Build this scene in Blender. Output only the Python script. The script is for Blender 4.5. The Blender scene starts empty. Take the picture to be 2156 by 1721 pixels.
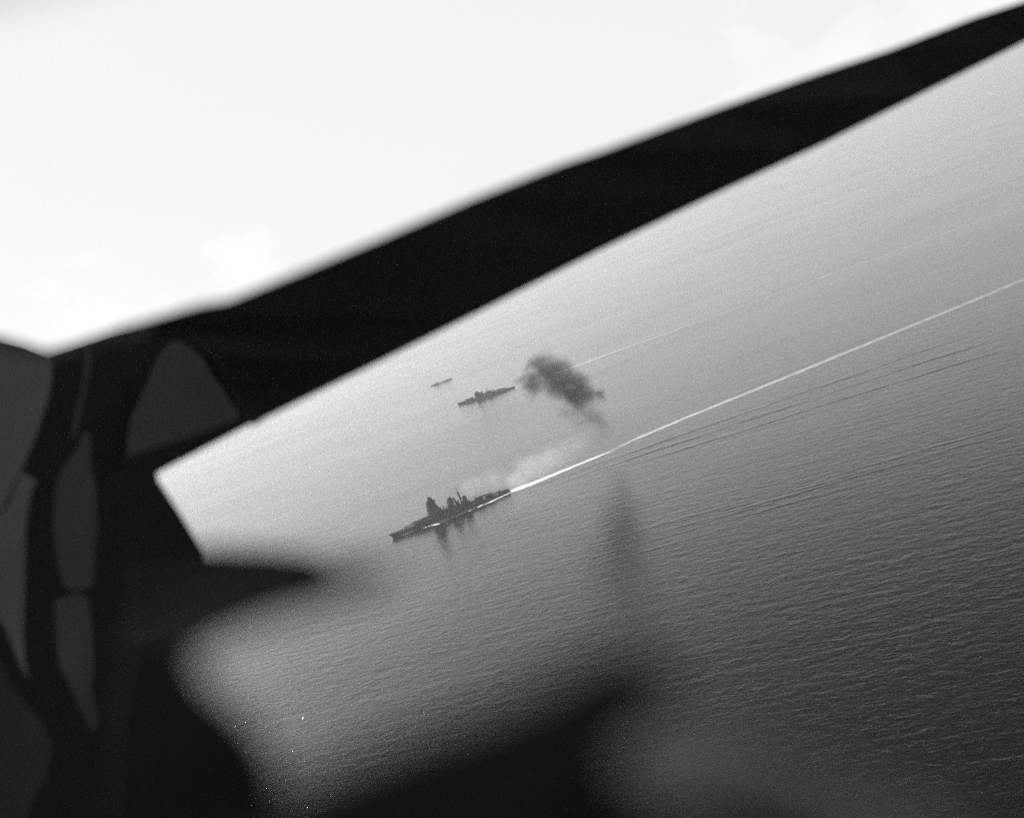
import bpy, bmesh, math, random
from mathutils import Vector, Matrix
from mathutils.geometry import tessellate_polygon
random.seed(7)
R = math.radians
S = bpy.context.scene
COL = S.collection

# ---------------------------------------------------------------- camera
# an aerial camera: 161 mm lens at f/4.5 on 127 mm wide film, focused on the ships
H_CAM = 437.1
PITCH, ROLL, FPX = R(7.8225), R(19.290), 2733.0        # FPX: focal length for a picture 2156 px wide
cX = Vector((1, 0, 0))
cF = Vector((0, math.cos(PITCH), -math.sin(PITCH)))
cU0 = Vector((0, math.sin(PITCH), math.cos(PITCH)))
cR = math.cos(ROLL) * cX - math.sin(ROLL) * cU0
cU = math.sin(ROLL) * cX + math.cos(ROLL) * cU0
CAM = Vector((0, 0, H_CAM))
cam = bpy.data.cameras.new('camera')
co = bpy.data.objects.new('camera', cam); COL.objects.link(co)
m = Matrix((cR, cU, -cF)).transposed().to_4x4()
m.translation = CAM
co.matrix_world = m
cam.sensor_width = 127.0
cam.lens = 127.0 * FPX / 2156.0
cam.clip_start = 0.05
cam.clip_end = 400000
cam.dof.use_dof = True
cam.dof.focus_distance = 2400
cam.dof.aperture_fstop = 4.5
S.camera = co

def ray(x, y):                      # picture position (2156 px wide) to a direction with unit depth
    return cF + cR * ((x - 1078) / FPX) - cU * ((y - 860.5) / FPX)
def at(x, y, d):                    # a point d metres in front of the camera
    return CAM + ray(x, y) * d
def sea_at(x, y, z=0.0):            # where that line of sight meets the sea
    d = ray(x, y)
    return CAM + d * ((H_CAM - z) / -d.z)

# ---------------------------------------------------------------- world, sun, exposure
SUN_AZ, SUN_EL = R(-27), R(31)      # azimuth from +Y towards +X
w = bpy.data.worlds.new('World'); S.world = w; w.use_nodes = True
nt = w.node_tree; nt.nodes.clear()
def N(tree, typ, **kw):
    n = tree.nodes.new(typ)
    for k, v in kw.items():
        if k in n.inputs.keys() if hasattr(n, 'inputs') else False: n.inputs[k].default_value = v
        else: setattr(n, k, v)
    return n
def L(tree, a, b): tree.links.new(a, b)
def math_(tree, op, a, b=None, clamp=False):
    n = tree.nodes.new('ShaderNodeMath'); n.operation = op; n.use_clamp = clamp
    for i, v in enumerate((a, b)):
        if v is None: continue
        if isinstance(v, (int, float)): n.inputs[i].default_value = v
        else: L(tree, v, n.inputs[i])
    return n.outputs[0]
sky = nt.nodes.new('ShaderNodeTexSky'); sky.sky_type = 'NISHITA'; sky.sun_disc = False
sky.sun_elevation = SUN_EL; sky.sun_rotation = SUN_AZ
sky.air_density = 1.0; sky.dust_density = 1.0; sky.ozone_density = 1.0; sky.altitude = 0
bw = nt.nodes.new('ShaderNodeRGBToBW'); L(nt, sky.outputs[0], bw.inputs[0])
# cumulus low over the horizon
tc = nt.nodes.new('ShaderNodeTexCoord')
sep = nt.nodes.new('ShaderNodeSeparateXYZ'); L(nt, tc.outputs['Generated'], sep.inputs[0])
n1 = nt.nodes.new('ShaderNodeTexNoise'); n1.noise_dimensions = '3D'
n1.inputs['Scale'].default_value = 9.0; n1.inputs['Detail'].default_value = 7; n1.inputs['Roughness'].default_value = 0.52
mp = nt.nodes.new('ShaderNodeMapping'); mp.inputs['Scale'].default_value = (1, 1, 1.5); mp.inputs['Location'].default_value = (0.35, 0, 0.2)
L(nt, tc.outputs['Generated'], mp.inputs[0]); L(nt, mp.outputs[0], n1.inputs['Vector'])
az = math_(nt, 'ARCTAN2', sep.outputs[0], sep.outputs[1])
def bump_at(c, wd):                # 1 at azimuth c, falling to 0
    d = math_(nt, 'DIVIDE', math_(nt, 'SUBTRACT', az, R(c)), R(wd))
    return math_(nt, 'SUBTRACT', 1.0, math_(nt, 'MULTIPLY', d, d), clamp=True)
topline = math_(nt, 'ADD', math_(nt, 'MULTIPLY', bump_at(19, 10), 0.105), math_(nt, 'MULTIPLY', bump_at(-14, 9), 0.05))
hgt = math_(nt, 'SUBTRACT', topline, sep.outputs[2])
val = math_(nt, 'ADD', hgt, math_(nt, 'MULTIPLY', math_(nt, 'SUBTRACT', n1.outputs['Fac'], 0.5), 0.24))
cl = math_(nt, 'MULTIPLY', val, 90.0, clamp=True)
cl = math_(nt, 'MULTIPLY', cl, math_(nt, 'MULTIPLY', math_(nt, 'ADD', val, 0.02), 16.0, clamp=True))
cl = math_(nt, 'MULTIPLY', cl, 0.10)
mr = nt.nodes.new('ShaderNodeMapRange'); mr.interpolation_type = 'SMOOTHSTEP'; L(nt, sep.outputs[2], mr.inputs['Value'])
for i_, v_ in zip((1, 2, 3, 4), (0.22, 0.34, 6.4, 0.0)): mr.inputs[i_].default_value = v_
veil = math_(nt, 'ADD', math_(nt, 'MULTIPLY', bw.outputs[0], 0.07), mr.outputs[0])     # a thin bright overcast veil over the clear sky
lum = math_(nt, 'MULTIPLY', veil, math_(nt, 'ADD', cl, 1.0))
cmb = nt.nodes.new('ShaderNodeCombineXYZ')
for i in range(3): L(nt, lum, cmb.inputs[i])
bg = nt.nodes.new('ShaderNodeBackground'); bg.inputs['Strength'].default_value = 0.10
L(nt, cmb.outputs[0], bg.inputs['Color'])
wo = nt.nodes.new('ShaderNodeOutputWorld'); L(nt, bg.outputs[0], wo.inputs['Surface'])

sl = bpy.data.lights.new('sun', 'SUN'); sl.energy = 5.0; sl.angle = R(0.5); sl.color = (1, .995, .985)
so = bpy.data.objects.new('sun', sl); COL.objects.link(so)
sdir = Vector((math.sin(SUN_AZ) * math.cos(SUN_EL), math.cos(SUN_AZ) * math.cos(SUN_EL), math.sin(SUN_EL)))
so.rotation_euler = sdir.to_track_quat('Z', 'Y').to_euler()
so.location = (0, 0, 900)

S.view_settings.view_transform = 'Standard'; S.view_settings.look = 'None'
S.view_settings.exposure = 0.36; S.view_settings.gamma = 1.0
S.cycles.max_bounces = 8; S.cycles.transparent_max_bounces = 16
S.cycles.volume_bounces = 1; S.cycles.use_denoising = False; S.cycles.volume_step_rate = 0.25; S.cycles.volume_max_steps = 512

# ---------------------------------------------------------------- helpers
def tag(o, label=None, cat=None, group=None, kind=None):
    if label: o['label'] = label
    if cat: o['category'] = cat
    if group: o['group'] = group
    if kind: o['kind'] = kind
    return o
def empty(name, loc=(0, 0, 0), rz=0.0):
    o = bpy.data.objects.new(name, None); COL.objects.link(o)
    o.location = loc; o.rotation_euler = (0, 0, rz); return o
def mat(name, v, rough=0.7, spec=0.3, noise=0.0, scale=1.0, metal=0.0):
    m = bpy.data.materials.new(name); m.use_nodes = True
    t = m.node_tree; b = t.nodes['Principled BSDF']
    b.inputs['Base Color'].default_value = (v, v, v, 1); b.inputs['Roughness'].default_value = rough
    b.inputs['Specular IOR Level'].default_value = spec; b.inputs['Metallic'].default_value = metal
    if noise:
        tcn = t.nodes.new('ShaderNodeTexCoord'); nn = t.nodes.new('ShaderNodeTexNoise')
        nn.inputs['Scale'].default_value = scale; nn.inputs['Detail'].default_value = 5
        L(t, tcn.outputs['Object'], nn.inputs['Vector'])
        r = t.nodes.new('ShaderNodeValToRGB')
        r.color_ramp.elements[0].position = .3; r.color_ramp.elements[1].position = .78
        a, c = v * (1 - noise), v * (1 + noise)
        r.color_ramp.elements[0].color = (a, a, a, 1); r.color_ramp.elements[1].color = (c, c, c, 1)
        L(t, nn.outputs['Fac'], r.inputs[0]); L(t, r.outputs[0], b.inputs['Base Color'])
    return m
M = dict(
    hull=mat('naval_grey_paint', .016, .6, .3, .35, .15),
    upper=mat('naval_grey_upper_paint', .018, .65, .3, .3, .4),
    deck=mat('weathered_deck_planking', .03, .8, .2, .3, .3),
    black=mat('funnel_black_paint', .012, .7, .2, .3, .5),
    canvas=mat('grey_canvas', .05, .9, .1, .2, 1.0),
    grey=mat('mid_grey_naval_paint', .07, .7, .2, .25, .2),
    hazed_grey=mat('hazed_grey_naval_paint', .42, .8, .1, .2, .3),  # distance haze painted into the colour of the farthest ship
    frame=mat('matt_black_cockpit_paint', .085, .9, .05, .12, 9.0),
    frame2=mat('dull_black_metal', .036, .9, .05, .12, 14.0),
    worn=mat('panel_grey_paint', .22, .9, .05, .12, 3.0),  # lighter grey with slight random tone, for the side panels
    dark_grey=mat('dark_grey_paint', .12, .9, .05, .12, 3.0),  # darker grey for the rim, lower panel and added marks
    dim=mat('dim_grey_paint', .075, .9, .05, .12, 3.0),
    pale=mat('bare_aluminium_paint', .45, .8, .2, .2, 5.0),
)
class MB:
    def __init__(s): s.bm = bmesh.new()
    def box(s, x0, x1, y0, y1, z0, z1, tx=0, ty=0):          # tx, ty: inset of the top
        v = [s.bm.verts.new(p) for p in ((x0, y0, z0), (x1, y0, z0), (x1, y1, z0), (x0, y1, z0),
             (x0 + tx, y0 + ty, z1), (x1 - tx, y0 + ty, z1), (x1 - tx, y1 - ty, z1), (x0 + tx, y1 - ty, z1))]
        for f in ((3, 2, 1, 0), (4, 5, 6, 7), (0, 1, 5, 4), (1, 2, 6, 5), (2, 3, 7, 6), (3, 0, 4, 7)):
            s.bm.faces.new([v[i] for i in f])
        return s
    def tube(s, a, b, ra, rb=None, n=10, ry=1.0):
        a, b = Vector(a), Vector(b); rb = ra if rb is None else rb
        q = (b - a).to_track_quat('Z', 'Y')
        A = [s.bm.verts.new(a + q @ Vector((math.cos(2 * math.pi * i / n) * ra, math.sin(2 * math.pi * i / n) * ra * ry, 0))) for i in range(n)]
        B = [s.bm.verts.new(b + q @ Vector((math.cos(2 * math.pi * i / n) * rb, math.sin(2 * math.pi * i / n) * rb * ry, 0))) for i in range(n)]
        for i in range(n): s.bm.faces.new((A[i], A[(i + 1) % n], B[(i + 1) % n], B[i]))
        s.bm.faces.new(A[::-1]); s.bm.faces.new(B); return s
    def slab(s, pts, z0, z1):
        A = [s.bm.verts.new((x, y, z0)) for x, y in pts]; B = [s.bm.verts.new((x, y, z1)) for x, y in pts]
        n = len(pts)
        for i in range(n): s.bm.faces.new((A[i], A[(i + 1) % n], B[(i + 1) % n], B[i]))
        s.bm.faces.new(A[::-1]); s.bm.faces.new(B); return s
    def build(s, name, mt, parent=None, smooth=False):
        bmesh.ops.recalc_face_normals(s.bm, faces=s.bm.faces)
        me = bpy.data.meshes.new(name); s.bm.to_mesh(me); s.bm.free(); me.materials.append(mt)
        if smooth:
            for p in me.polygons: p.use_smooth = True
        o = bpy.data.objects.new(name, me); COL.objects.link(o)
        if parent: o.parent = parent
        return o

# ---------------------------------------------------------------- sea
SEA_R = 150000.0
sb = bmesh.new()
ring = [sb.verts.new((SEA_R * math.cos(i * math.pi / 64), SEA_R * math.sin(i * math.pi / 64), 0)) for i in range(128)]
sb.faces.new(ring)
me = bpy.data.meshes.new('sea'); sb.to_mesh(me); sb.free()
sea = bpy.data.objects.new('sea', me); COL.objects.link(sea); tag(sea, kind='structure')
SEA_ROUGH = 0.115
def sea_material(name, big=1.0):
    m = bpy.data.materials.new(name); m.use_nodes = True; t = m.node_tree
    b = t.nodes['Principled BSDF']
    b.inputs['Base Color'].default_value = (.003, .003, .003, 1)
    b.inputs['Roughness'].default_value = SEA_ROUGH; b.inputs['IOR'].default_value = 1.333
    g = t.nodes.new('ShaderNodeNewGeometry')
    def noise(rot, sx, sy, detail, rough, dist=0.0, off=0):
        p = t.nodes.new('ShaderNodeMapping'); p.vector_type = 'POINT'
        rt = t.nodes.new('ShaderNodeVectorRotate'); rt.rotation_type = 'Z_AXIS'; rt.inputs['Angle'].default_value = -R(rot)
        L(t, g.outputs['Position'], rt.inputs['Vector'])
        p.inputs['Scale'].default_value = (1 / sx, 1 / sy, 1); p.inputs['Location'].default_value = (off, off, 0)
        L(t, rt.outputs[0], p.inputs['Vector'])
        n = t.nodes.new('ShaderNodeTexNoise'); n.noise_dimensions = '2D'
        n.inputs['Scale'].default_value = 1; n.inputs['Detail'].default_value = detail; n.inputs['Roughness'].default_value = rough
        n.inputs['Distortion'].default_value = dist
        L(t, p.outputs[0], n.inputs['Vector']); return n.outputs['Fac']
    swell = noise(-25, 19, 11, 2, .5, .4)
    chop = noise(-36, 5.5, 4.0, 4, .6, .4, 31)
    streak = noise(-18, 420, 26, 2, .5, .3, 77)
    gust = noise(10, 900, 260, 3, .5, .5, 11)
    hsum = math_(t, 'ADD', math_(t, 'MULTIPLY', swell, 0.47 * big), math_(t, 'MULTIPLY', chop, 0.27))
    hsum = math_(t, 'ADD', hsum, math_(t, 'MULTIPLY', streak, 0.35 * big))
    bp = t.nodes.new('ShaderNodeBump'); bp.inputs['Strength'].default_value = 1.0; bp.inputs['Distance'].default_value = 1.0
    L(t, hsum, bp.inputs['Height']); L(t, bp.outputs[0], b.inputs['Normal'])
    rg = math_(t, 'ADD', math_(t, 'MULTIPLY', gust, .16), SEA_ROUGH - .08); L(t, rg, b.inputs['Roughness'])
    return m
M['sea'] = sea_material('open_sea_water')
me.materials.append(M['sea'])

def foam_material(name, dens, streak=(30, 3), albedo=.8, edge=1.6):
    m = bpy.data.materials.new(name); m.use_nodes = True; t = m.node_tree
    b = t.nodes['Principled BSDF']
    b.inputs['Base Color'].default_value = (albedo,) * 3 + (1,); b.inputs['Roughness'].default_value = .9
    uv = t.nodes.new('ShaderNodeUVMap'); uv.uv_map = 'UVMap'
    sp = t.nodes.new('ShaderNodeSeparateXYZ'); L(t, uv.outputs[0], sp.inputs[0])
    cross = math_(t, 'ABSOLUTE', math_(t, 'SUBTRACT', math_(t, 'MULTIPLY', sp.outputs[1], 2.0), 1.0))
    body = math_(t, 'MULTIPLY', math_(t, 'SUBTRACT', 1.0, cross), edge, clamp=True)
    mpn = t.nodes.new('ShaderNodeMapping'); mpn.inputs['Scale'].default_value = (1 / streak[0], streak[1], 1)
    L(t, uv.outputs[0], mpn.inputs[0])
    n = t.nodes.new('ShaderNodeTexNoise'); n.noise_dimensions = '2D'; n.inputs['Scale'].default_value = 1; n.inputs['Detail'].default_value = 5; n.inputs['Roughness'].default_value = .6
    L(t, mpn.outputs[0], n.inputs['Vector'])
    a = math_(t, 'MULTIPLY', math_(t, 'ADD', math_(t, 'MULTIPLY', math_(t, 'SUBTRACT', n.outputs['Fac'], .5), 2.2), 1.0, clamp=False), body)
    at_ = t.nodes.new('ShaderNodeAttribute'); at_.attribute_name = 'dens'
    a = math_(t, 'MULTIPLY', math_(t, 'MULTIPLY', a, at_.outputs['Fac']), dens, clamp=True)
    L(t, a, b.inputs['Alpha'])
    return m
def ribbon(name, pts, mt, z=.25, sub=8):
    """pts: (Vector, half width, density); a ribbon of foam lying on the sea"""
    fine = []
    for (p, wd, d), (p2, w2, d2) in zip(pts, pts[1:]):
        for k in range(sub):
            f = k / sub; fine.append((p.lerp(p2, f), wd + (w2 - wd) * f, d + (d2 - d) * f))
    fine.append(pts[-1])
    me = bpy.data.meshes.new(name); vs, fs, uvs, ds = [], [], [], []
    s = 0
    for i, (p, wd, d) in enumerate(fine):
        a = fine[max(i - 1, 0)][0]; b = fine[min(i + 1, len(fine) - 1)][0]
        t = (b - a); t.z = 0; t.normalize(); nrm = Vector((-t.y, t.x, 0))
        if i: s += (p - fine[i - 1][0]).length
        for k in range(5):
            f = k / 4; q = p + nrm * wd * (2 * f - 1); vs.append((q.x, q.y, z + .35 * math.sin(math.pi * f)))
            uvs.append((s, f)); ds.append(d)
        if i:
            for k in range(4):
                o = (i - 1) * 5 + k; fs.append((o, o + 5, o + 6, o + 1))
    me.from_pydata(vs, [], fs)
    uvl = me.uv_layers.new(name='UVMap')
    for lp in me.loops: uvl.data[lp.index].uv = uvs[lp.vertex_index]
    at_ = me.attributes.new('dens', 'FLOAT', 'POINT')
    for i, d in enumerate(ds): at_.data[i].value = d
    for p in me.polygons: p.use_smooth = True
    me.materials.append(mt)
    o = bpy.data.objects.new(name, me); COL.objects.link(o); return o

# ---------------------------------------------------------------- ships
def hull_mesh(Lh, B, zb, zm, zs, rake, flush=False):
    """hull from bow (x = Lh/2) to stern (x = -Lh/2)"""
    mb = MB(); bm = mb.bm; n = 40; rows = []
    def deckz(t):
        if flush: return zb + (zs - zb) * t
        base = zb + (zm - zb) * min(1, t / .45)
        if t > .62: base = zm + (zs - zm) * min(1, (t - .62) / .06)
        return base
    for i in range(n + 1):
        t = i / n
        bd = B / 2 * (min(1, (t / .36)) ** .62 if t < .36 else 1) * (1 if t < .72 else max(.12, (1 - ((t - .72) / .285) ** 2.4)))
        bw_ = B / 2 * (min(1, (t / .42)) ** 1.1 if t < .42 else 1) * (1 if t < .70 else max(.04, 1 - ((t - .70) / .305) ** 1.8))
        if t == 0: bd, bw_ = .5, .15
        z = deckz(t); x = Lh / 2 - t * Lh
        xd = x + rake * max(0, 1 - t / .09)
        xs = x + (4 * max(0, (t - .95) / .05)) * (z > 0)
        row = [(x, -bw_ * .8, -3), (x * .7 + xs * .3, -bw_, 0), ((x + xd) / 2, -(bw_ * .45 + bd * .55), z * .55), (xd, -bd, z),
               (xd, bd, z), ((x + xd) / 2, (bw_ * .45 + bd * .55), z * .55), (x * .7 + xs * .3, bw_, 0), (x, bw_ * .8, -3)]
        rows.append([bm.verts.new(p) for p in row])
    for a, b in zip(rows, rows[1:]):
        for k in range(7):
            if k == 3: continue
            bm.faces.new((a[k], a[k + 1], b[k + 1], b[k]))
        bm.faces.new((a[7], a[0], b[0], b[7]))
    bm.faces.new(rows[0]); bm.faces.new(rows[-1])
    # deck sheet outline slightly proud
    dk = []
    for r in rows: dk.append((r[3].co.copy(), r[4].co.copy()))
    return mb, dk, deckz
def deck_mesh(dk, up=.12):
    mb = MB(); bm = mb.bm; pr = None
    for a, b in dk:
        c = (a + b) / 2; a2 = c + (a - c) * .96; b2 = c + (b - c) * .96
        q = [bm.verts.new(a2 + Vector((0, 0, up))), bm.verts.new(b2 + Vector((0, 0, up))), bm.verts.new(b2 - Vector((0, 0, .5))), bm.verts.new(a2 - Vector((0, 0, .5)))]
        if pr:
            for k in range(4): bm.faces.new((pr[k], pr[(k + 1) % 4], q[(k + 1) % 4], q[k]))
        else: bm.faces.new(q)
        pr = q
    bm.faces.new(pr[::-1]); return mb
def turret(parent, x, z, face, nb=2, sc=1.0, bar=20, base=3.0, elev=3):
    """face: +1 guns to the bow, -1 to the stern"""
    t = MB()
    t.tube((x, 0, z - base), (x, 0, z), 5.2 * sc, 5.2 * sc, 18)
    P = [(-8, -4.2), (-6, -5.8), (2, -6), (7, -4), (7, 4), (2, 6), (-6, 5.8), (-8, 4.2)]
    t.slab([(x + face * px * sc, py * sc) for px, py in P][::face], z, z + 3.0 * sc)
    t.slab([(x + face * px * sc * .8, py * sc * .8) for px, py in P][::face], z + 3.0 * sc, z + 4.0 * sc)
    t.box(x - face * 5 * sc - .8, x - face * 5 * sc + .8, -6.4 * sc, 6.4 * sc, z + 3.9 * sc, z + 5.1 * sc)   # rangefinder
    o = t.build('gun_turret', M['upper'], parent)
    for k in range(nb):
        y = (k - (nb - 1) / 2) * 2.9 * sc
        b = MB(); a = Vector((x + face * 6.3 * sc, y, z + 1.8 * sc)); e = a + Vector((face * bar * math.cos(R(elev)), 0, bar * math.sin(R(elev))))
        b.tube(a, e, .75 * sc, .42 * sc, 8); b.tube(a, a.lerp(e, .22), 1.1 * sc, .95 * sc, 8)
        b.build('gun_barrel', M['upper'], o)
    return o
def small_gun(parent, x, y, z, face=1):
    g = MB(); g.tube((x, y, z), (x, y, z + .9), 1.5, 1.4, 10); g.box(x - 1.3, x + 1.3, y - 1.2, y + 1.2, z + .9, z + 2.6, .4, .3)
    s = 1 if y > 0 else -1
    for q in (-.5, .5): g.tube((x + q, y + s, z + 1.8), (x + q + face * 1.2, y + s * 4.6, z + 3.0), .2, .14, 6)
    return g.build('secondary_gun', M['upper'], parent)

def place_ship(o, bow, stern):
    d = bow - stern; c = (bow + stern) / 2
    o.location = (c.x, c.y, 0); o.rotation_euler = (0, 0, math.atan2(d.y, d.x)); return d.length

def battleship(name, bow, stern):
    o = empty(name); Lh = place_ship(o, bow, stern); B = 29
    X = lambda t: Lh / 2 - t * Lh
    mb, dk, dz = hull_mesh(Lh, B, 8.0, 6.0, 4.6, 5.5)
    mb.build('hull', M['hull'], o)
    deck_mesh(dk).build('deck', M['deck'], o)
    # bulwark / breakwater and capstans on the forecastle
    MB().box(X(.125) - .4, X(.125) + .4, -7, 7, 7.2, 9.2).build('breakwater', M['upper'], o)
    for k in (-2, 2): MB().tube((X(.08), k, 7.5), (X(.08), k, 8.9), .9, .7).build('capstan', M['upper'], o)
    MB().tube((X(.02) + 3, 0, 7.7), (X(.02) + 3, 0, 12.5), .16, .08, 6).build('jackstaff', M['upper'], o)
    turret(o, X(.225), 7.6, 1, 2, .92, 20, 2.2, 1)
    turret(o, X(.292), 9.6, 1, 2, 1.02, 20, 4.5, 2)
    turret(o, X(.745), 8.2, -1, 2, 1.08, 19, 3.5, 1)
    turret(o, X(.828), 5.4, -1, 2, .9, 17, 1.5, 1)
    # casemate deckhouse amidships
    s = MB()
    s.slab([(X(.325), -7), (X(.36), -12.5), (X(.62), -12.5), (X(.69), -7), (X(.69), 7), (X(.62), 12.5), (X(.36), 12.5), (X(.325), 7)], 5.2, 10.5)
    s.slab([(X(.345), -6), (X(.375), -10), (X(.58), -10), (X(.62), -6), (X(.62), 6), (X(.58), 10), (X(.375), 10), (X(.345), 6)], 10.5, 12.6)
    s.slab([(X(.37), -5), (X(.39), -8), (X(.53), -7.5), (X(.53), 7.5), (X(.39), 8), (X(.37), 5)], 12.6, 13.8)
    s.box(X(.475), X(.43), -6, 6, 13.8, 15.0)
    for t in (.40, .44, .49, .53, .57):
        for y in (-9.4, 9.4):
            s.box(X(t) - 1.4, X(t) + 1.4, y - 1.2, y + 1.2, 12.6, 13.6 + random.random() * 1.8)
    for t in (.47, .505, .54):
        for y in (-7, 7): s.tube((X(t), y, 12.5), (X(t), y * .95, 15.0 + random.random() * 2), .9, .6, 8)
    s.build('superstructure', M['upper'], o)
    for t in (.37, .41, .45, .49, .53, .57):
        for y in (-11.4, 11.4): small_gun(o, X(t), y, 10.5, 1 if t < .47 else -1)
    MB().slab([(X(.60), -8), (X(.71), -7), (X(.71), 7), (X(.60), 8)], 5.1, 9.4).build('aft_superstructure', M['upper'], o)
    # tall pagoda tower built up of many platforms
    p = MB(); xc = X(.372)
    for lx, ly in ((-4.5, -3.6), (-4.5, 3.6), (3.4, -3.2), (3.4, 3.2), (-6.4, -4), (-6.4, 4)):
        p.tube((xc + lx * 1.25 + 5, ly * 1.3, 12), (xc + lx * .55 + .6, ly * .55, 40.5), 1.0, .8, 8)
    p.tube((xc + 5, 0, 12), (xc + .5, 0, 43), 3.4, 2.4, 12); p.box(xc - 9, xc + 4, -4.2, 4.2, 12, 30, 3.2, 1.0); p.tube((xc - 3, 0, 12), (xc - 2.4, 0, 38), 3.4, 2.6, 10)
    z = 12.4
    prof = [(-12, 6, 8.5, 2.0), (-10, 4.4, 7.0, 1.2), (-8.6, 6.2, 8.0, 2.2), (-6.0, 4.2, 5.2, 1.1), (-6.6, 6.0, 7.2, 2.3), (-4.8, 4.2, 5.0, .9),
            (-5.2, 6.4, 6.8, 2.4), (-4.4, 4.8, 5.2, 1.2), (-6.2, 6.4, 6.6, 2.4), (-4.4, 4.6, 4.4, .8), (-5.6, 6.6, 6.0, 2.4), (-4.0, 5.0, 5.0, 1.0), (-5.2, 6.6, 6.4, 2.6), (-3.0, 5.2, 4.4, 2.2)]
    for a, b, hw, hh in prof:
        c = .35 * hw; lean = 7.5 * (1 - (z - 12) / 31); a += lean; b += lean * .8
        p.slab([(xc + a, -hw + c), (xc + a + c, -hw), (xc + b - c, -hw), (xc + b, -hw + c), (xc + b, hw - c), (xc + b - c, hw), (xc + a + c, hw), (xc + a, hw - c)], z, z + hh * 1.05)
        z += hh * 1.03
    p.tube((xc + 1.0, -6.2, z + .2), (xc + 1.0, 6.2, z + .2), .9, .9, 10)      # main rangefinder
    p.tube((xc + 1.6, 0, z), (xc + 1.6, 0, z + 1.9), 1.9, 1.4, 12)
    p.tube((xc - .8, 0, z), (xc - .8, 0, z + 6.2), .38, .16, 6)
    for zz, xx in ((22.5, -8.2), (28.0, -6.0), (33.5, -6.2), (18.0, -11.5)):
        for y in (-4.2, 4.2):
            p.tube((xc + xx, y, zz - 1.4), (xc + xx, y, zz + 1.6), 1.2, 1.4, 8)
    p.box(xc - 14, xc - 6, -5, 5, 13, 19.0, 1.5, .6); p.box(xc - 10.5, xc - 6, -4.4, 4.4, 19.0, 23, 1.6, .6); p.tube((xc - 17.5, -3, 13), (xc - 17.5, -3, 19.6), .9, 1.2, 8)
    p.build('bridge_tower', M['upper'], o)
    # funnel with searchlight platforms round it
    f = MB(); xf = X(.525)
    f.tube((xf + 1.0, 0, 12), (xf + .4, 0, 27.6), 5.6, 4.0, 18, .8)
    f.tube((xf + .4, 0, 27.4), (xf + .3, 0, 29.6), 3.9, 2.6, 18, .8)
    f.build('funnel', M['black'], o)
    g = MB()
    for lx, ly in ((-6.2, -5.6), (-6.2, 5.6), (5.6, -5.6), (5.6, 5.6)):
        g.tube((xf + lx, ly, 15), (xf + lx * .85, ly * .9, 26.5), .45, .4, 6)
    for zz, e in ((20.0, 8.0), (23.8, 7.3)):
        g.box(xf - e, xf - 5.4, -5.6, 5.6, zz, zz + .6); g.box(xf + 5.6, xf + e, -5.6, 5.6, zz, zz + .6)
        g.box(xf - e, xf + e, -7.6, -5.7, zz + .02, zz + .62); g.box(xf - e, xf + e, 5.7, 7.6, zz + .02, zz + .62)
    for lx, ly, zz in ((-6.4, -3, 20.8), (-6.2, 3, 24.4), (6.2, -2.5, 20.6), (5.4, 2.5, 24.4), (-7.2, 0, 20.6), (-4, -6.6, 20.6), (3, -6.6, 24.4), (-3, 6.6, 24.4), (6.9, 0, 20.6)):
        g.tube((xf + lx, ly, zz), (xf + lx, ly, zz + .9), .5, .5, 8); g.tube((xf + lx - 1.0, ly, zz + 1.7), (xf + lx + .9, ly, zz + 1.8), 1.15, 1.15, 10)
    g.box(xf - 12, xf - 5.2, -5.5, 5.5, 12.5, 18.1, 1.2, .5); g.box(xf + 5.2, xf + 9.5, -5.5, 5.5, 12.5, 18.0, 1.0, .5); g.box(xf - 7.4, xf - 5.2, -4, 4, 20.4, 23.2, .5, .5)
    g.tube((xf - 12.5, -4, 12.4), (xf - 12.5, -4, 17.5), .8, .7, 8); g.tube((xf - 13, -4, 17.5), (xf - 13, -4, 19.5), 1.5, 1.2, 8)
    g.build('searchlight_platform', M['upper'], o)
    # after superstructure and tripod mainmast
    a = MB(); xa = X(.632)
    a.box(xa - 7, xa + 9, -7, 7, 9, 12.5, .3, .3); a.box(xa - 4.4, xa + 6, -5, 5, 12.5, 15.4, .3, .3)
    a.box(xa - 3.8, xa + 4.0, -4.2, 4.2, 15.4, 18.8, .5, .4); a.box(xa - 4.4, xa + 3.4, -5.2, 5.2, 18.8, 19.5)
    a.box(xa - 3.6, xa + 2.4, -3.6, 3.6, 19.5, 21.8, .4, .3); a.tube((xa - .8, 0, 21.8), (xa - .8, 0, 23.8), 2.0, 1.7, 12); a.tube((xa - .8, -4.0, 23.3), (xa - .8, 4.0, 23.3), .7, .7, 8)
    a.build('aft_control_tower', M['upper'], o)
    k = MB(); xm = X(.603)
    k.tube((xm, 0, 9), (xm + .6, 0, 31.5), 1.2, .9, 8)
    k.tube((xm - 6, -5, 10), (xm + .4, -.4, 26), .8, .6, 8); k.tube((xm - 6, 5, 10), (xm + .4, .4, 26), .8, .6, 8)
    k.tube((xm + .6, 0, 25.0), (xm + .8, 0, 32.8), 1.7, 1.6, 10)
    k.tube((xm + .8, 0, 32.5), (xm + 1.2, 0, 43.5), .55, .2, 6)
    k.tube((xm + .7, -6.5, 35.5), (xm + .7, 6.5, 35.5), .2, .2, 6); k.tube((xm + .7, -4.2, 30.8), (xm + .7, 4.2, 30.8), .22, .22, 6)
    k.build('mainmast', M['upper'], o)
    c = MB(); xcr = X(.665)
    c.tube((xcr, -6.5, 9), (xcr, -6.5, 14), .7, .5, 8); c.tube((xcr, -6.5, 10), (xcr - 12, -8.5, 14.5), .4, .25, 6)
    c.build('boat_crane', M['upper'], o)
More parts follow.
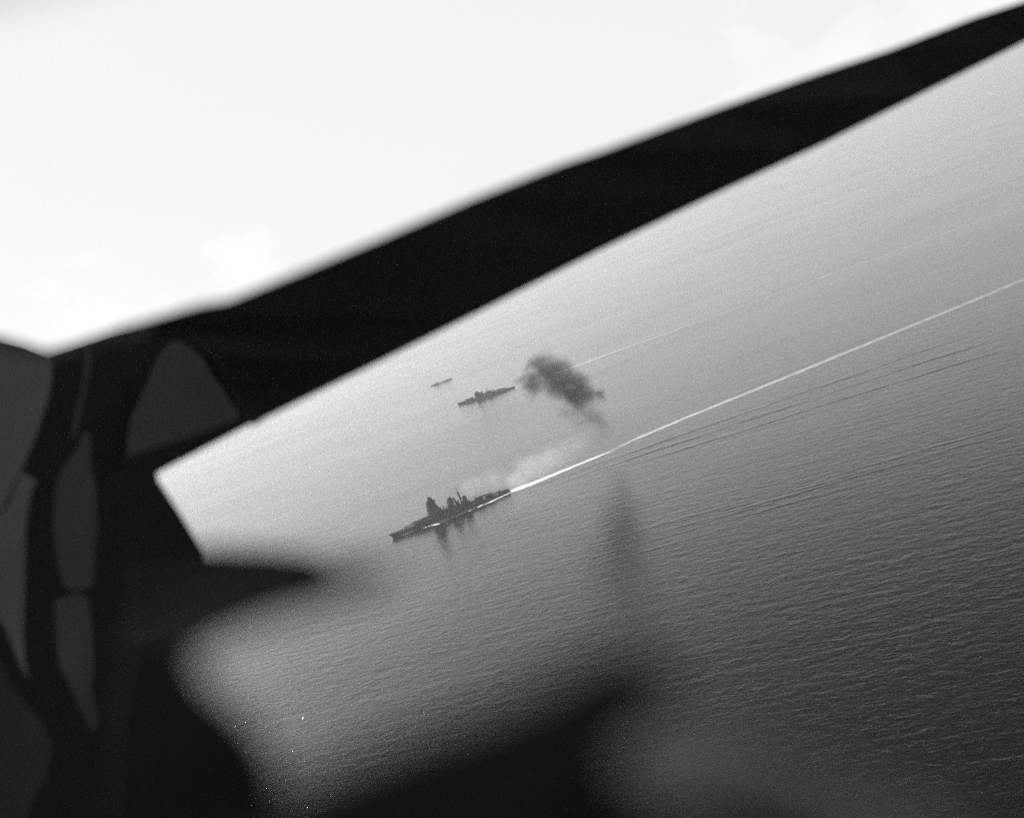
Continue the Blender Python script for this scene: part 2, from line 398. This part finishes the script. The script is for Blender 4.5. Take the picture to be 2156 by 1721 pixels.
    for t, y in ((.66, 9.4), (.685, 9.6), (.672, -10.2), (.50, -8.6), (.50, 8.6)):
        b = MB(); zz = 5.9 if t > .69 else (5.9 if t > .64 else 12.6)
        b.slab([(X(t) - 5, y - .6), (X(t) - 3, y - 1.5), (X(t) + 3.4, y - 1.5), (X(t) + 5.6, y), (X(t) + 3.4, y + 1.5), (X(t) - 3, y + 1.5), (X(t) - 5, y + .6)], zz, zz + 1.7)
        b.box(X(t) - 2.6, X(t) + 1, y - 1, y + 1, zz + 1.7, zz + 2.5, .2, .2)
        b.build('ship_boat', M['canvas'], o)
    MB().box(X(.985), X(.93), -5.4, 5.4, 4.6, 6.6, .5, .5).build('aft_deckhouse', M['upper'], o)
    q = MB(); q.tube((X(.905), 7, 4.5), (X(.905), 7, 10), .45, .35, 6); q.tube((X(.905), 7, 9.6), (X(.95), 5.5, 11), .3, .2, 6); q.build('aircraft_crane', M['upper'], o)
    for tt, yy in ((.90, -5.5), (.915, 3)): MB().tube((X(tt), yy, 4.5), (X(tt), yy, 7.2), 1.5, 1.3, 8).build('gun_tub', M['upper'], o)
    MB().tube((X(.992), 0, 4.4), (X(.992) - 1.6, 0, 10), .14, .1, 6).build('flagstaff', M['upper'], o)
    return o

def cruiser(name, bow, stern):
    o = empty(name); Lh = place_ship(o, bow, stern); B = 14
    X = lambda t: Lh / 2 - t * Lh
    mb, dk, dz = hull_mesh(Lh, B, 8.6, 7.2, 6.0, 5)
    mb.build('hull', M['grey'], o); deck_mesh(dk).build('deck', M['deck'], o)
    turret(o, X(.17), 7.4, 1, 2, .8, 13, 2); turret(o, X(.232), 10.5, 1, 3, .95, 14, 5)
    turret(o, X(.735), 10.2, -1, 3, .95, 14, 6); turret(o, X(.81), 6.4, -1, 2, .8, 13, 2.4)
    s = MB()
    s.slab([(X(.32), -5), (X(.34), -6.4), (X(.63), -6.4), (X(.68), -5), (X(.68), 5), (X(.63), 6.4), (X(.34), 6.4), (X(.32), 5)], 5.0, 12.2)
    s.slab([(X(.325), -4), (X(.34), -6), (X(.60), -6), (X(.60), 6), (X(.34), 6), (X(.325), 4)], 12.2, 15.6)
    s.box(X(.66), X(.52), -6, 6, 15.6, 17.4); s.box(X(.59), X(.555), -5, 5, 17.4, 20.0)
    s.build('superstructure', M['upper'], o)
    p = MB(); z = 15.6; xc = X(.36)
    for a, b, hw, hh in ((-12, 6.5, 6, 3.2), (-10, 6.5, 6.4, 1.2), (-8, 6.4, 6.0, 3.2), (-5.4, 5.8, 6.8, 1.0), (-4, 5.6, 5.6, 3.0), (-3.6, 4.4, 5.0, 1.0), (-2, 3.6, 3.6, 2.4)):
        p.box(xc + a, xc + b, -hw, hw, z, z + hh); z += hh
    p.tube((xc + .8, -4.6, z + .8), (xc + .8, 4.6, z + .8), .9, .9, 8); p.tube((xc + .8, 0, z), (xc + .8, 0, z + 2.0), 1.6, 1.2, 10)
    p.tube((xc - 5, 0, 22), (xc - 5, 0, z + 7), .4, .15, 6)
    p.build('bridge_tower', M['upper'], o)
    for t, w_, hh in ((.435, 3.6, 25.0), (.515, 3.0, 21.0)):
        f = MB(); f.tube((X(t) + 1, 0, 12), (X(t) - 1.5, 0, hh), w_, w_ * .85, 14, .8); f.tube((X(t) - 1.5, 0, hh - .1), (X(t) - 1.7, 0, hh + 1), w_ * .9, w_ * .75, 14, .8)
        f.build('funnel', M['black'], o)
    k = MB(); k.tube((X(.545), 0, 12), (X(.545), 0, 38), .7, .3, 6); k.tube((X(.545) - 5, -4, 15), (X(.545), 0, 28), .4, .3, 6); k.tube((X(.545) - 5, 4, 15), (X(.545), 0, 28), .4, .3, 6)
    k.tube((X(.545), -4, 30), (X(.545), 4, 30), .2, .2, 6)
    k.build('mainmast', M['upper'], o)
    for t in (.40, .47, .54, .60):
        for y in (-5.4, 5.4): small_gun(o, X(t), y, 12.2)
    return o

def destroyer(name, bow, stern):
    o = empty(name); Lh = place_ship(o, bow, stern); B = 6
    X = lambda t: Lh / 2 - t * Lh
    mb, dk, dz = hull_mesh(Lh, B, 4.2, 2.6, 2.2, 3)
    mb.build('hull', M['hazed_grey'], o); deck_mesh(dk).build('deck', M['deck'], o)
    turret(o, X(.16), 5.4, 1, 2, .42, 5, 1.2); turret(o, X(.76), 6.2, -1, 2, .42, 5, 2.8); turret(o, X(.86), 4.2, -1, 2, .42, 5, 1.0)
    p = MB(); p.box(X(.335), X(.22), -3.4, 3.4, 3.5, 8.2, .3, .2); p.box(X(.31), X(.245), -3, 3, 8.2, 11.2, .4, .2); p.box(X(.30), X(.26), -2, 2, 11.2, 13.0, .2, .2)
    p.build('bridge', M['hazed_grey'], o)
    MB().box(X(.72), X(.56), -2.4, 2.4, 2.4, 5.4, .2, .2).build('aft_deckhouse', M['hazed_grey'], o)
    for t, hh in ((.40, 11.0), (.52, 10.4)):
        f = MB(); f.tube((X(t), 0, 3), (X(t) - .9, 0, hh), 1.9, 1.6, 12, .8); f.build('funnel', M['hazed_grey'], o)
    MB().tube((X(.345), 0, 3), (X(.345) - .6, 0, 18), .3, .12, 6).build('mast', M['hazed_grey'], o)
    MB().tube((X(.62), 0, 3), (X(.62), 0, 14), .25, .1, 6).build('mast', M['hazed_grey'], o)
    return o

def flatten(o, k):                      # low-built ships: scale the heights above the water in the meshes themselves
    for c in [c for c in bpy.data.objects if c.parent and (c.parent == o or c.parent.parent == o)]:
        for v in c.data.vertices:
            if v.co.z > 0: v.co.z *= k
bs = battleship('battleship', sea_at(828, 1131.5), sea_at(1074, 1034))
tag(bs, 'large dark battleship with tall bridge tower, nearest warship, trailing a long white wake', 'battleship', 'warships steaming in line')
cr = cruiser('cruiser', sea_at(966, 852), sea_at(1084, 815.5))
flatten(cr, .66)
tag(cr, 'mid-sized grey warship left of the dark smoke cloud, beyond the battleship', 'warship', 'warships steaming in line')
ds = destroyer('destroyer', sea_at(908.5, 813), sea_at(953.5, 797))
flatten(ds, .7)
tag(ds, 'tiny pale low warship farthest away, last sliver on the hazy sea', 'warship', 'warships steaming in line')

# ---------------------------------------------------------------- wakes, foam
fm = foam_material('churned_wake_foam', 0.9, (22, 2.6), .95, 1.35)
main_px = [(1068, 1037, 12.5, 1.72), (1090, 1029, 18.8, 1.72), (1115, 1020, 18.8, 1.49), (1150, 1006, 16.2, 1.26), (1200, 985, 13.8, 1.15), (1263, 959.5, 11.2, 0.92), (1285, 951, 10.0, 0.57),
           (1300, 943, 10.0, 0.23), (1322, 932, 12.5, 0.46), (1352, 918.5, 15.0, 0.67), (1450, 877, 16.2, 0.6), (1550, 837, 16.2, 0.53), (1646, 798, 16.2, 0.48),
           (1750, 755.5, 17.5, 0.46), (1850, 714.5, 17.5, 0.41), (1942, 677, 18.8, 0.37), (2070, 625, 20.0, 0.3), (2156, 588, 20.0, 0.25), (2300, 528, 22.5, 0.23), (2500, 440, 22.5, 0.23)]
wk = ribbon('ship_wake', [(sea_at(x, y), w_, d) for x, y, w_, d in main_px], fm)
tag(wk, 'long white foam wake running from the battleship stern to the right edge', 'wake', 'foam wakes behind the warships')
fm2 = foam_material('faint_wake_foam', 1.1, (60, 2.0), .95, 2.0)
w2 = [(1086, 815, 5, 0.80), (1110, 807, 7, 0.64), (1160, 790, 7, 0.56), (1220, 768.5, 8, 0.99), (1250, 757, 8, 0.96), (1300, 739, 8, 0.72), (1350, 721, 8, 0.58), (1445, 687, 8, 0.38), (1560, 646, 9, 0.22), (1700, 596, 10, 0.22), (1850, 542, 11, 0.21), (1950, 506, 12, 0.16), (2156, 432, 12, 0.08)]
o = ribbon('ship_wake', [(sea_at(x, y), w_, d) for x, y, w_, d in w2], fm2)
tag(o, 'thin white wake emerging on the right of the dark smoke cloud', 'wake', 'foam wakes behind the warships')
w3 = [(955, 796.5, 4, .6), (968, 792, 8, .4), (990, 785, 7, .25), (1040, 767, 7, .15), (1100, 745, 6, .05)]
o = ribbon('ship_wake', [(sea_at(x, y), w_, d) for x, y, w_, d in w3], fm2)
tag(o, 'very faint short wake behind the farthest small warship', 'wake', 'foam wakes behind the warships')
w4 = [(392, 1086, 8, 0.44), (450, 1064, 7, 0.41), (560, 1021, 7, 0.34), (660, 985, 7, 0.27), (780, 942, 7, 0.24), (900, 901, 7, 0.24), (1000, 870, 7, 0.09)]
o = ribbon('foam_line', [(sea_at(x, y), w_, d) for x, y, w_, d in w4], fm2)
tag(o, 'faint pale foam line crossing the bright sea at the left of the battleship', 'wake')
# foam pushed up along the near side of the battleship
fb = foam_material('bow_wave_foam', 1.8, (9, 1.5), .95, 3.0)
def side(t, off):
    # point beside the near side of the battleship hull at fraction t from the bow
    a, b = sea_at(828, 1131.5), sea_at(1074, 1034); d = (b - a); L_ = d.length; d.normalize(); n = Vector((d.y, -d.x, 0))
    if n.y > 0: n = -n
    hw = 14.5 * ((min(1, (t / .42)) ** 1.1) if t < .42 else 1) * (1 if t < .70 else max(.04, 1 - ((t - .70) / .305) ** 1.8))
    return a + d * (L_ * t) + n * (hw + off)
bw_pts = [(.02, 1.5, .8, .2), (.055, 2, 1.6, .6), (.08, 3, 3.8, 1.5), (.12, 3, 3.6, 1.5), (.15, 3, 2.2, .9), (.18, 3, 1.5, .15), (.22, 6, 1.8, .1), (.25, 7, 2.6, .9), (.29, 7, 3.0, 1.0), (.31, 6, 3.6, 1.4), (.36, 5, 7.0, 1.7),
          (.41, 4, 5.5, 1.7), (.45, 3, 2.6, 1.0), (.48, 2.6, 2.4, .7), (.52, 3, 4.6, 1.6), (.60, 3, 4.6, 1.6), (.68, 3, 4.0, 1.3), (.76, 3, 3.4, 1.2), (.80, 3, 4.6, 1.4), (.86, 4, 3.2, 1.0), (.93, 4, 3.2, 1.3), (1.0, 4, 4.0, 1.3)]
o = ribbon('bow_wave', [(side(t, of + hw * .9), hw * 2.3, d) for t, of, hw, d in bw_pts], fb, z=.5, sub=5)
tag(o, 'broken white foam along the battleship waterline on its near side', 'bow wave')

# low swells that fan out from the wake
def swell(name, px, hw, hgt):
    pts = [sea_at(x, y) for x, y in px]; fine = []
    for p, q in zip(pts, pts[1:]):
        for k in range(6): fine.append(p.lerp(q, k / 6))
    fine.append(pts[-1]); vs, fs = [], []; K = 12
    for i, p in enumerate(fine):
        a = fine[max(i - 1, 0)]; b = fine[min(i + 1, len(fine) - 1)]; t = (b - a); t.normalize(); n = Vector((-t.y, t.x, 0))
        e = math.sin(math.pi * min(1, max(0, i / (len(fine) - 1)))) ** .6
        for k in range(K + 1):
            f = 2 * k / K - 1; q = p + n * hw * f
            vs.append((q.x, q.y, -.05 + (hgt * e + .02) * .5 * (1 + math.cos(math.pi * f))))
        if i:
            for k in range(K):
                o_ = (i - 1) * (K + 1) + k; fs.append((o_, o_ + K + 1, o_ + K + 2, o_ + 1))
    me = bpy.data.meshes.new(name); me.from_pydata(vs, [], fs)
    for p in me.polygons: p.use_smooth = True
    me.materials.append(M['sea']); return me
def join_swells(lst):
    bm = bmesh.new()
    for me in lst: bm.from_mesh(me)
    me = bpy.data.meshes.new('wake_swell'); bm.to_mesh(me); bm.free(); me.materials.append(M['sea'])
    for p in me.polygons: p.use_smooth = True
    o = bpy.data.objects.new('wake_swell', me); COL.objects.link(o); return o
sw = []
rs = random.Random(3)
def shift(px, dx, dy): return [(x + dx, y + dy) for x, y in px]
for k in range(9):                                   # broken crests, each shorter and lower than the wake
    x0 = 1090 + k * 85 + rs.uniform(-20, 20); ln = rs.uniform(170, 330)
    for q in range(2 + (k > 1)):
        px = []
        for u in range(5):
            x = x0 + ln * u / 4 + q * 40
            yw = 1036 - (x - 1070) * .402 + max(0, x - 1300) * .012
            px.append((x, yw + (8 + q * 9 + (x - 1090) * (.045 + .018 * q)) + rs.uniform(-1.5, 1.5)))
        sw.append(swell('s', px, rs.uniform(6, 10), rs.uniform(.25, .6)))
for k in range(3):                                   # the fainter arm beyond the wake
    x0 = 1330 + k * 170; px = [(x0 + u * 50, 1036 - (x0 + u * 50 - 1070) * .402 - 8 - k * 4 - u * 1.5) for u in range(5)]
    sw.append(swell('s', px, 8, .3))
for k in range(7):                                   # long swells crossing the middle distance
    x0 = 1180 + k * 110 + rs.uniform(-40, 40); y0 = 1180 - k * 34 + rs.uniform(-16, 16)
    for q in range(2):
        px = [(x0 + u * 75, y0 + q * 16 - u * 21 + rs.uniform(-2, 2)) for u in range(5)]
        sw.append(swell('s', px, rs.uniform(6, 9), rs.uniform(.15, .32)))
o = join_swells(sw); tag(o, 'long dark swells fanning out below the battleship wake', kind='stuff')

# ---------------------------------------------------------------- smoke
def px_m(p):                       # metres covered by one picture pixel at point p
    return (p - CAM).dot(cF) / FPX
def smoke(name, base, blobs, dens, alb, nscale, namp, aniso=.2, warp=40.0, thr=.06):
    """base: sea point whose distance the cloud keeps; blobs: (x, y, radius px, depth offset, weight)"""
    D = (base - CAM).dot(cF); s = D / FPX
    C = [(at(x, y, D + dz), r * s, w_) for x, y, r, dz, w_ in blobs]
    bm = bmesh.new()
    for c, r, w_ in C:
        bmesh.ops.create_icosphere(bm, subdivisions=2, radius=r * 1.75, matrix=Matrix.Translation(c))
    me = bpy.data.meshes.new(name); bm.to_mesh(me); bm.free()
    o = bpy.data.objects.new(name, me); COL.objects.link(o)
    rm = o.modifiers.new('union', 'REMESH'); rm.mode = 'VOXEL'; rm.voxel_size = 3.0
    m = bpy.data.materials.new(name); m.use_nodes = True; t = m.node_tree; t.nodes.clear()
    g = t.nodes.new('ShaderNodeNewGeometry')
    n0 = t.nodes.new('ShaderNodeTexNoise'); n0.inputs['Scale'].default_value = nscale; n0.inputs['Detail'].default_value = 5; n0.inputs['Roughness'].default_value = .62
    L(t, g.outputs['Position'], n0.inputs['Vector'])
    ws = t.nodes.new('ShaderNodeVectorMath'); ws.operation = 'SUBTRACT'; L(t, n0.outputs['Color'], ws.inputs[0]); ws.inputs[1].default_value = (.5, .5, .5)
    wm = t.nodes.new('ShaderNodeVectorMath'); wm.operation = 'SCALE'; L(t, ws.outputs[0], wm.inputs[0]); wm.inputs['Scale'].default_value = warp
    wa = t.nodes.new('ShaderNodeVectorMath'); wa.operation = 'ADD'; L(t, g.outputs['Position'], wa.inputs[0]); L(t, wm.outputs[0], wa.inputs[1])
    tot = None
    for c, r, w_ in C:
        d = t.nodes.new('ShaderNodeVectorMath'); d.operation = 'DISTANCE'; L(t, wa.outputs[0], d.inputs[0]); d.inputs[1].default_value = c
        f = math_(t, 'DIVIDE', d.outputs['Value'], r)
        f = math_(t, 'MULTIPLY', math_(t, 'EXPONENT', math_(t, 'MULTIPLY', math_(t, 'MULTIPLY', f, f), -1.6)), w_)
        tot = f if tot is None else math_(t, 'ADD', tot, f)
    nz = math_(t, 'MULTIPLY', math_(t, 'SUBTRACT', n0.outputs['Fac'], .5), namp)
    v = math_(t, 'MULTIPLY', math_(t, 'ADD', math_(t, 'SUBTRACT', tot, thr), math_(t, 'MULTIPLY', nz, tot)), dens)
    v = math_(t, 'MAXIMUM', v, 0.0)
    pv = t.nodes.new('ShaderNodeVolumePrincipled'); pv.inputs['Color'].default_value = (alb,) * 3 + (1,)
    pv.inputs['Anisotropy'].default_value = aniso; L(t, v, pv.inputs['Density'])
    out = t.nodes.new('ShaderNodeOutputMaterial'); L(t, pv.outputs[0], out.inputs['Volume'])
    me.materials.append(m)
    return o
base = sea_at(1280, 962)
dark = [(1096, 804, 12, 0, .8), (1104, 819, 13, 5, .9), (1124, 806, 25, 0, 1.0), (1128, 782, 23, 10, .9), (1140, 757, 20, 0, .55), (1150, 736, 13, 0, .3), (1155, 778, 30, -8, 1.0), (1120, 760, 14, 0, .3),
        (1168, 802, 30, 0, 1.0), (1182, 776, 22, 0, .7), (1195, 796, 30, 10, 1.0), (1200, 820, 27, 0, 1.0), (1222, 826, 25, -6, 1.0), (1226, 804, 20, 8, .8), (1246, 834, 18, 0, .9), (1268, 830, 12, 0, 1.1),
        (1218, 848, 18, 4, .6), (1175, 840, 18, 0, .42), (1235, 866, 22, 0, .42), (1192, 868, 22, 0, .32), (1256, 882, 24, 0, .5), (1272, 900, 19, 0, .46), (1290, 916, 15, 0, .46), (1262, 926, 16, 0, .36), (1222, 892, 20, 0, .34), (1205, 862, 20, 0, .3)]
o = smoke('dark_smoke_cloud', base, dark, .082, .22, .040, 6.0)
tag(o, 'dark grey drifting smoke cloud hanging above the battleship wake', 'smoke cloud')
pale = [(1078, 1012, 18, 4, 1.0), (1095, 1000, 24, 10, .9), (1120, 985, 30, 10, .8), (1152, 970, 34, 15, .7), (1188, 950, 34, 15, .42), (1222, 934, 28, 15, .28), (1040, 1008, 24, 16, .7), (1005, 1018, 22, 16, .6), (985, 1030, 16, 16, .6), (955, 1056, 12, 14, .7)]
o = smoke('pale_smoke', sea_at(1110, 1030), pale, .014, .98, .03, 2.4, .35)
tag(o, 'thin pale smoke drifting low over the battleship stern', 'smoke')

# ---------------------------------------------------------------- the aircraft the photograph is taken from
ac = empty('aircraft', at(300, 1100, 3.5))
tag(ac, 'black out-of-focus aircraft window frame and struts close to the camera, framing the sea', 'aircraft')
def prism(name, pts, mt, thick=.06, parent=ac, grow=1.0):
    """pts: (x, y, distance): an outline standing at real distances, with real thickness behind it"""
    front = [at(x, y, d) for x, y, d in pts]
    back = [at(x, y, d + thick) for x, y, d in pts]
    flat = [Vector((x, -y, 0)) for x, y, d in pts]
    tris = tessellate_polygon([flat])
    n = len(pts); inv = parent.location
    vs = [v - inv for v in front + back]
    fs = [tuple(t) for t in tris] + [tuple(i + n for i in t[::-1]) for t in tris] + [(i, (i + 1) % n, (i + 1) % n + n, i + n) for i in range(n)]
    me = bpy.data.meshes.new(name); me.from_pydata([tuple(v) for v in vs], [], fs); me.validate()
    bm = bmesh.new(); bm.from_mesh(me); bmesh.ops.recalc_face_normals(bm, faces=bm.faces); bm.to_mesh(me); bm.free()
    me.materials.append(mt)
    o = bpy.data.objects.new(name, me); COL.objects.link(o)
    o.parent = parent
    return o
def dens_pts(pts, k=6):
    out = []
    for i, a in enumerate(pts):
        b = pts[(i + 1) % len(pts)]
        for j in range(k): out.append(tuple(a[q] + (b[q] - a[q]) * j / k for q in range(3)))
    return out
# the long beam over the window and the post at its left
beam = [(230, 694, 2.1), (420, 640, 2.1), (480, 630, 2.1), (640, 566, 2.2), (800, 500, 2.3), (1000, 415, 2.5), (1180, 345, 2.7), (1263, 318, 2.8), (1500, 231, 3.2), (1700, 161, 3.6), (1872, 105, 4.0), (2050, 37, 4.3), (2156, 3, 4.5), (2330, -62, 4.9),
        (2330, 5, 5.2), (2156, 89, 5.0), (1950, 193, 4.8), (1731, 304, 4.6), (1500, 412, 4.4), (1263, 527, 4.2), (1000, 661, 4.0), (800, 761, 3.9), (560, 880, 3.8), (535, 897, 3.8), (515, 880, 3.8), (488, 830, 3.5), (440, 745, 2.9), (400, 712, 2.5), (370, 702, 2.3), (300, 702, 2.2)]
prism('canopy_beam', beam, M['frame'], .10)
# main dark side panel with a rounded opening left by its lighter panels, seen deeper inside
wall = [(x, y, 6.2) for x, y in ((-120, 690), (0, 715), (50, 728), (100, 748), (240, 702), (420, 660), (600, 640), (600, 836), (350, 966), (326, 985), (326, 1010), (370, 1082), (400, 1150), (335, 1250), (300, 1400), (330, 1500), (430, 1640), (430, 1900), (-120, 1900))]
prism('fuselage_side', wall, M['frame2'], .12)
post = [(640, 834, 4.2), (345, 988, 4.2), (331, 996, 4.2), (333, 1010, 4.2), (378, 1078, 4.2), (428, 1160, 4.2), (432, 1230, 4.2), (330, 1235, 4.2), (290, 1120, 4.2), (240, 1010, 4.2), (262, 962, 4.2), (470, 895, 4.2), (640, 815, 4.2)]
prism('window_post', post, M['frame2'], .05)
rim = [(-80, 690, 2.2), (0, 708, 2.2), (48, 722, 2.2), (98, 737, 2.2), (150, 722, 2.2), (240, 693, 2.15), (330, 668, 2.1), (300, 712, 2.1), (240, 722, 2.2), (150, 745, 2.2), (98, 760, 2.2), (48, 748, 2.2), (0, 738, 2.2), (-80, 730, 2.2)]
prism('canopy_rim', rim, M['dark_grey'], .04)

def plate(name, pts, mt, d=6.0, thick=.02):
    return prism(name, [(x, y, d) for x, y in pts], mt, thick)
plate('side_panel', [(-60, 712), (0, 726), (60, 742), (112, 752), (108, 800), (99, 845), (91, 866), (80, 905), (66, 940), (48, 980), (34, 1005), (20, 1040), (0, 1080), (-60, 1100)], M['worn'], 4.8)  # plain lighter grey with slight random tone
plate('side_panel', [(41, 998), (50, 993), (62, 1003), (77, 1010), (68, 1030), (61, 1060), (54, 1105), (52, 1180), (51, 1260), (49, 1330), (52, 1385), (60, 1430), (40, 1395), (15, 1330), (-8, 1290), (-60, 1260), (-60, 1075), (0, 1085), (20, 1060)], M['worn'], 4.76)  # plain lighter grey with slight random tone
plate('side_panel', [(-60, 1370), (0, 1390), (20, 1440), (50, 1480), (90, 1520), (110, 1570), (95, 1640), (60, 1700), (20, 1900), (-60, 1900)], M['dim'], 4.78)
plate('finger_mark', [(172, 920), (175, 912), (182, 909), (190, 916), (191, 932), (190, 950), (192, 990), (201, 1020), (203, 1100), (200, 1170), (194, 1235), (160, 1242), (135, 1235), (122, 1190), (112, 1110), (116, 1045), (122, 1005), (140, 975), (152, 955), (165, 945)], M['dark_grey'], 4.78)  # finger-shaped lighter mark added as a plate, no real strap
plate('side_panel', [(116, 1266), (124, 1258), (142, 1256), (155, 1247), (172, 1250), (186, 1262), (192, 1310), (196, 1400), (192, 1450), (205, 1520), (190, 1540), (170, 1500), (147, 1440), (124, 1395), (118, 1330)], M['dark_grey'], 4.77)
plate('dome_mark', [(372, 717), (361, 720), (352, 728), (341, 742), (330, 758), (318, 783), (308, 808), (298, 830), (289, 852), (279, 870), (273, 890), (268, 925), (266, 960), (275, 985), (310, 985), (350, 960), (400, 935), (450, 912), (490, 893), (507, 880), (500, 862), (485, 846), (468, 816), (445, 789), (441, 778), (435, 767), (424, 750), (410, 739), (400, 731), (391, 728), (382, 720)], M['dark_grey'], 6.0)  # dome-shaped lighter mark added as a plate, not an aircraft part
plate('thin_mark', [(187, 716), (181, 720), (178, 730), (179, 750), (179, 775), (174, 800), (169, 835), (158, 870), (150, 920), (158, 920), (170, 870), (177, 835), (184, 800), (189, 770), (192, 735), (191, 722)], M['dark_grey'], 4.75)  # thin lighter mark added as a plate, no real cable
# struts below the window: two nearer arms meeting in a blurred tip
arm1 = [(x, y, 1.0) for x, y in ((250, 1180), (425, 1148), (560, 1154), (660, 1166), (700, 1186), (670, 1205), (600, 1250), (420, 1300), (250, 1330))]
prism('lower_strut', arm1, M['frame2'], .04)
arm2 = [(x, y, .62) for x, y in ((240, 1290), (420, 1255), (560, 1222), (700, 1195), (800, 1175), (850, 1200), (780, 1245), (690, 1275), (570, 1310), (470, 1350), (412, 1388), (445, 1440), (510, 1500), (562, 1560), (592, 1640), (550, 1900), (180, 1900), (200, 1500))]
prism('gun_mount', arm2, M['frame2'], .05)
prism('light_leak_plate', [(x, y, .60) for x, y in ((300, 1285), (430, 1240), (560, 1205), (680, 1178), (720, 1185), (640, 1222), (540, 1262), (430, 1298), (320, 1325))], M['dark_grey'], .01)  # added grey plate: paints the light leaking between the blurred arms
arm3 = [(420, 1760, 0.48), (590, 1668, 0.48), (700, 1622, 0.48), (850, 1560, 0.48), (1000, 1505, 0.48), (1130, 1450, 0.48), (1230, 1390, 0.48), (1310, 1362, 0.48), (1400, 1400, 0.48), (1450, 1450, 0.48), (1370, 1505, 0.48), (1290, 1580, 0.48), (1310, 1650, 0.48), (1400, 1700, 0.48), (1440, 1900, 0.48), (400, 1900, 0.48)]
prism('sill_rail', arm3, M['frame2'], .05)
knob = [(x, y, .38) for x, y in ((1430, 2000), (1440, 1760), (1490, 1705), (1560, 1680), (1640, 1700), (1740, 1750), (1860, 1820), (1950, 2000))]
prism('sill_bracket', knob, M['frame2'], .03)
grip = [(x, y, .44) for x, y in ((1330, 1590), (1370, 1545), (1430, 1525), (1520, 1530), (1640, 1575), (1760, 1625), (1900, 1680), (2030, 1740), (2000, 1800), (1850, 1760), (1700, 1730), (1540, 1690), (1450, 1690), (1360, 1660))]
prism('grab_handle', grip, M['pale'], .03)

# ---------------------------------------------------------------- haze
hz = bmesh.new(); bmesh.ops.create_cube(hz, size=1.0)
for v in hz.verts:
    v.co.x *= 2 * SEA_R + 8000; v.co.y *= 2 * SEA_R + 8000; v.co.z = -1.5 if v.co.z < 0 else H_CAM + 6
me = bpy.data.meshes.new('haze'); hz.to_mesh(me); hz.free()
ho = bpy.data.objects.new('haze', me); COL.objects.link(ho); tag(ho, kind='stuff')
m = bpy.data.materials.new('haze'); m.use_nodes = True; t = m.node_tree; t.nodes.clear()
pv = t.nodes.new('ShaderNodeVolumePrincipled'); pv.inputs['Color'].default_value = (.95, .95, .95, 1)
pv.inputs['Density'].default_value = 5.5e-5; pv.inputs['Anisotropy'].default_value = .78
out = t.nodes.new('ShaderNodeOutputMaterial'); L(t, pv.outputs[0], out.inputs['Volume'])
me.materials.append(m)
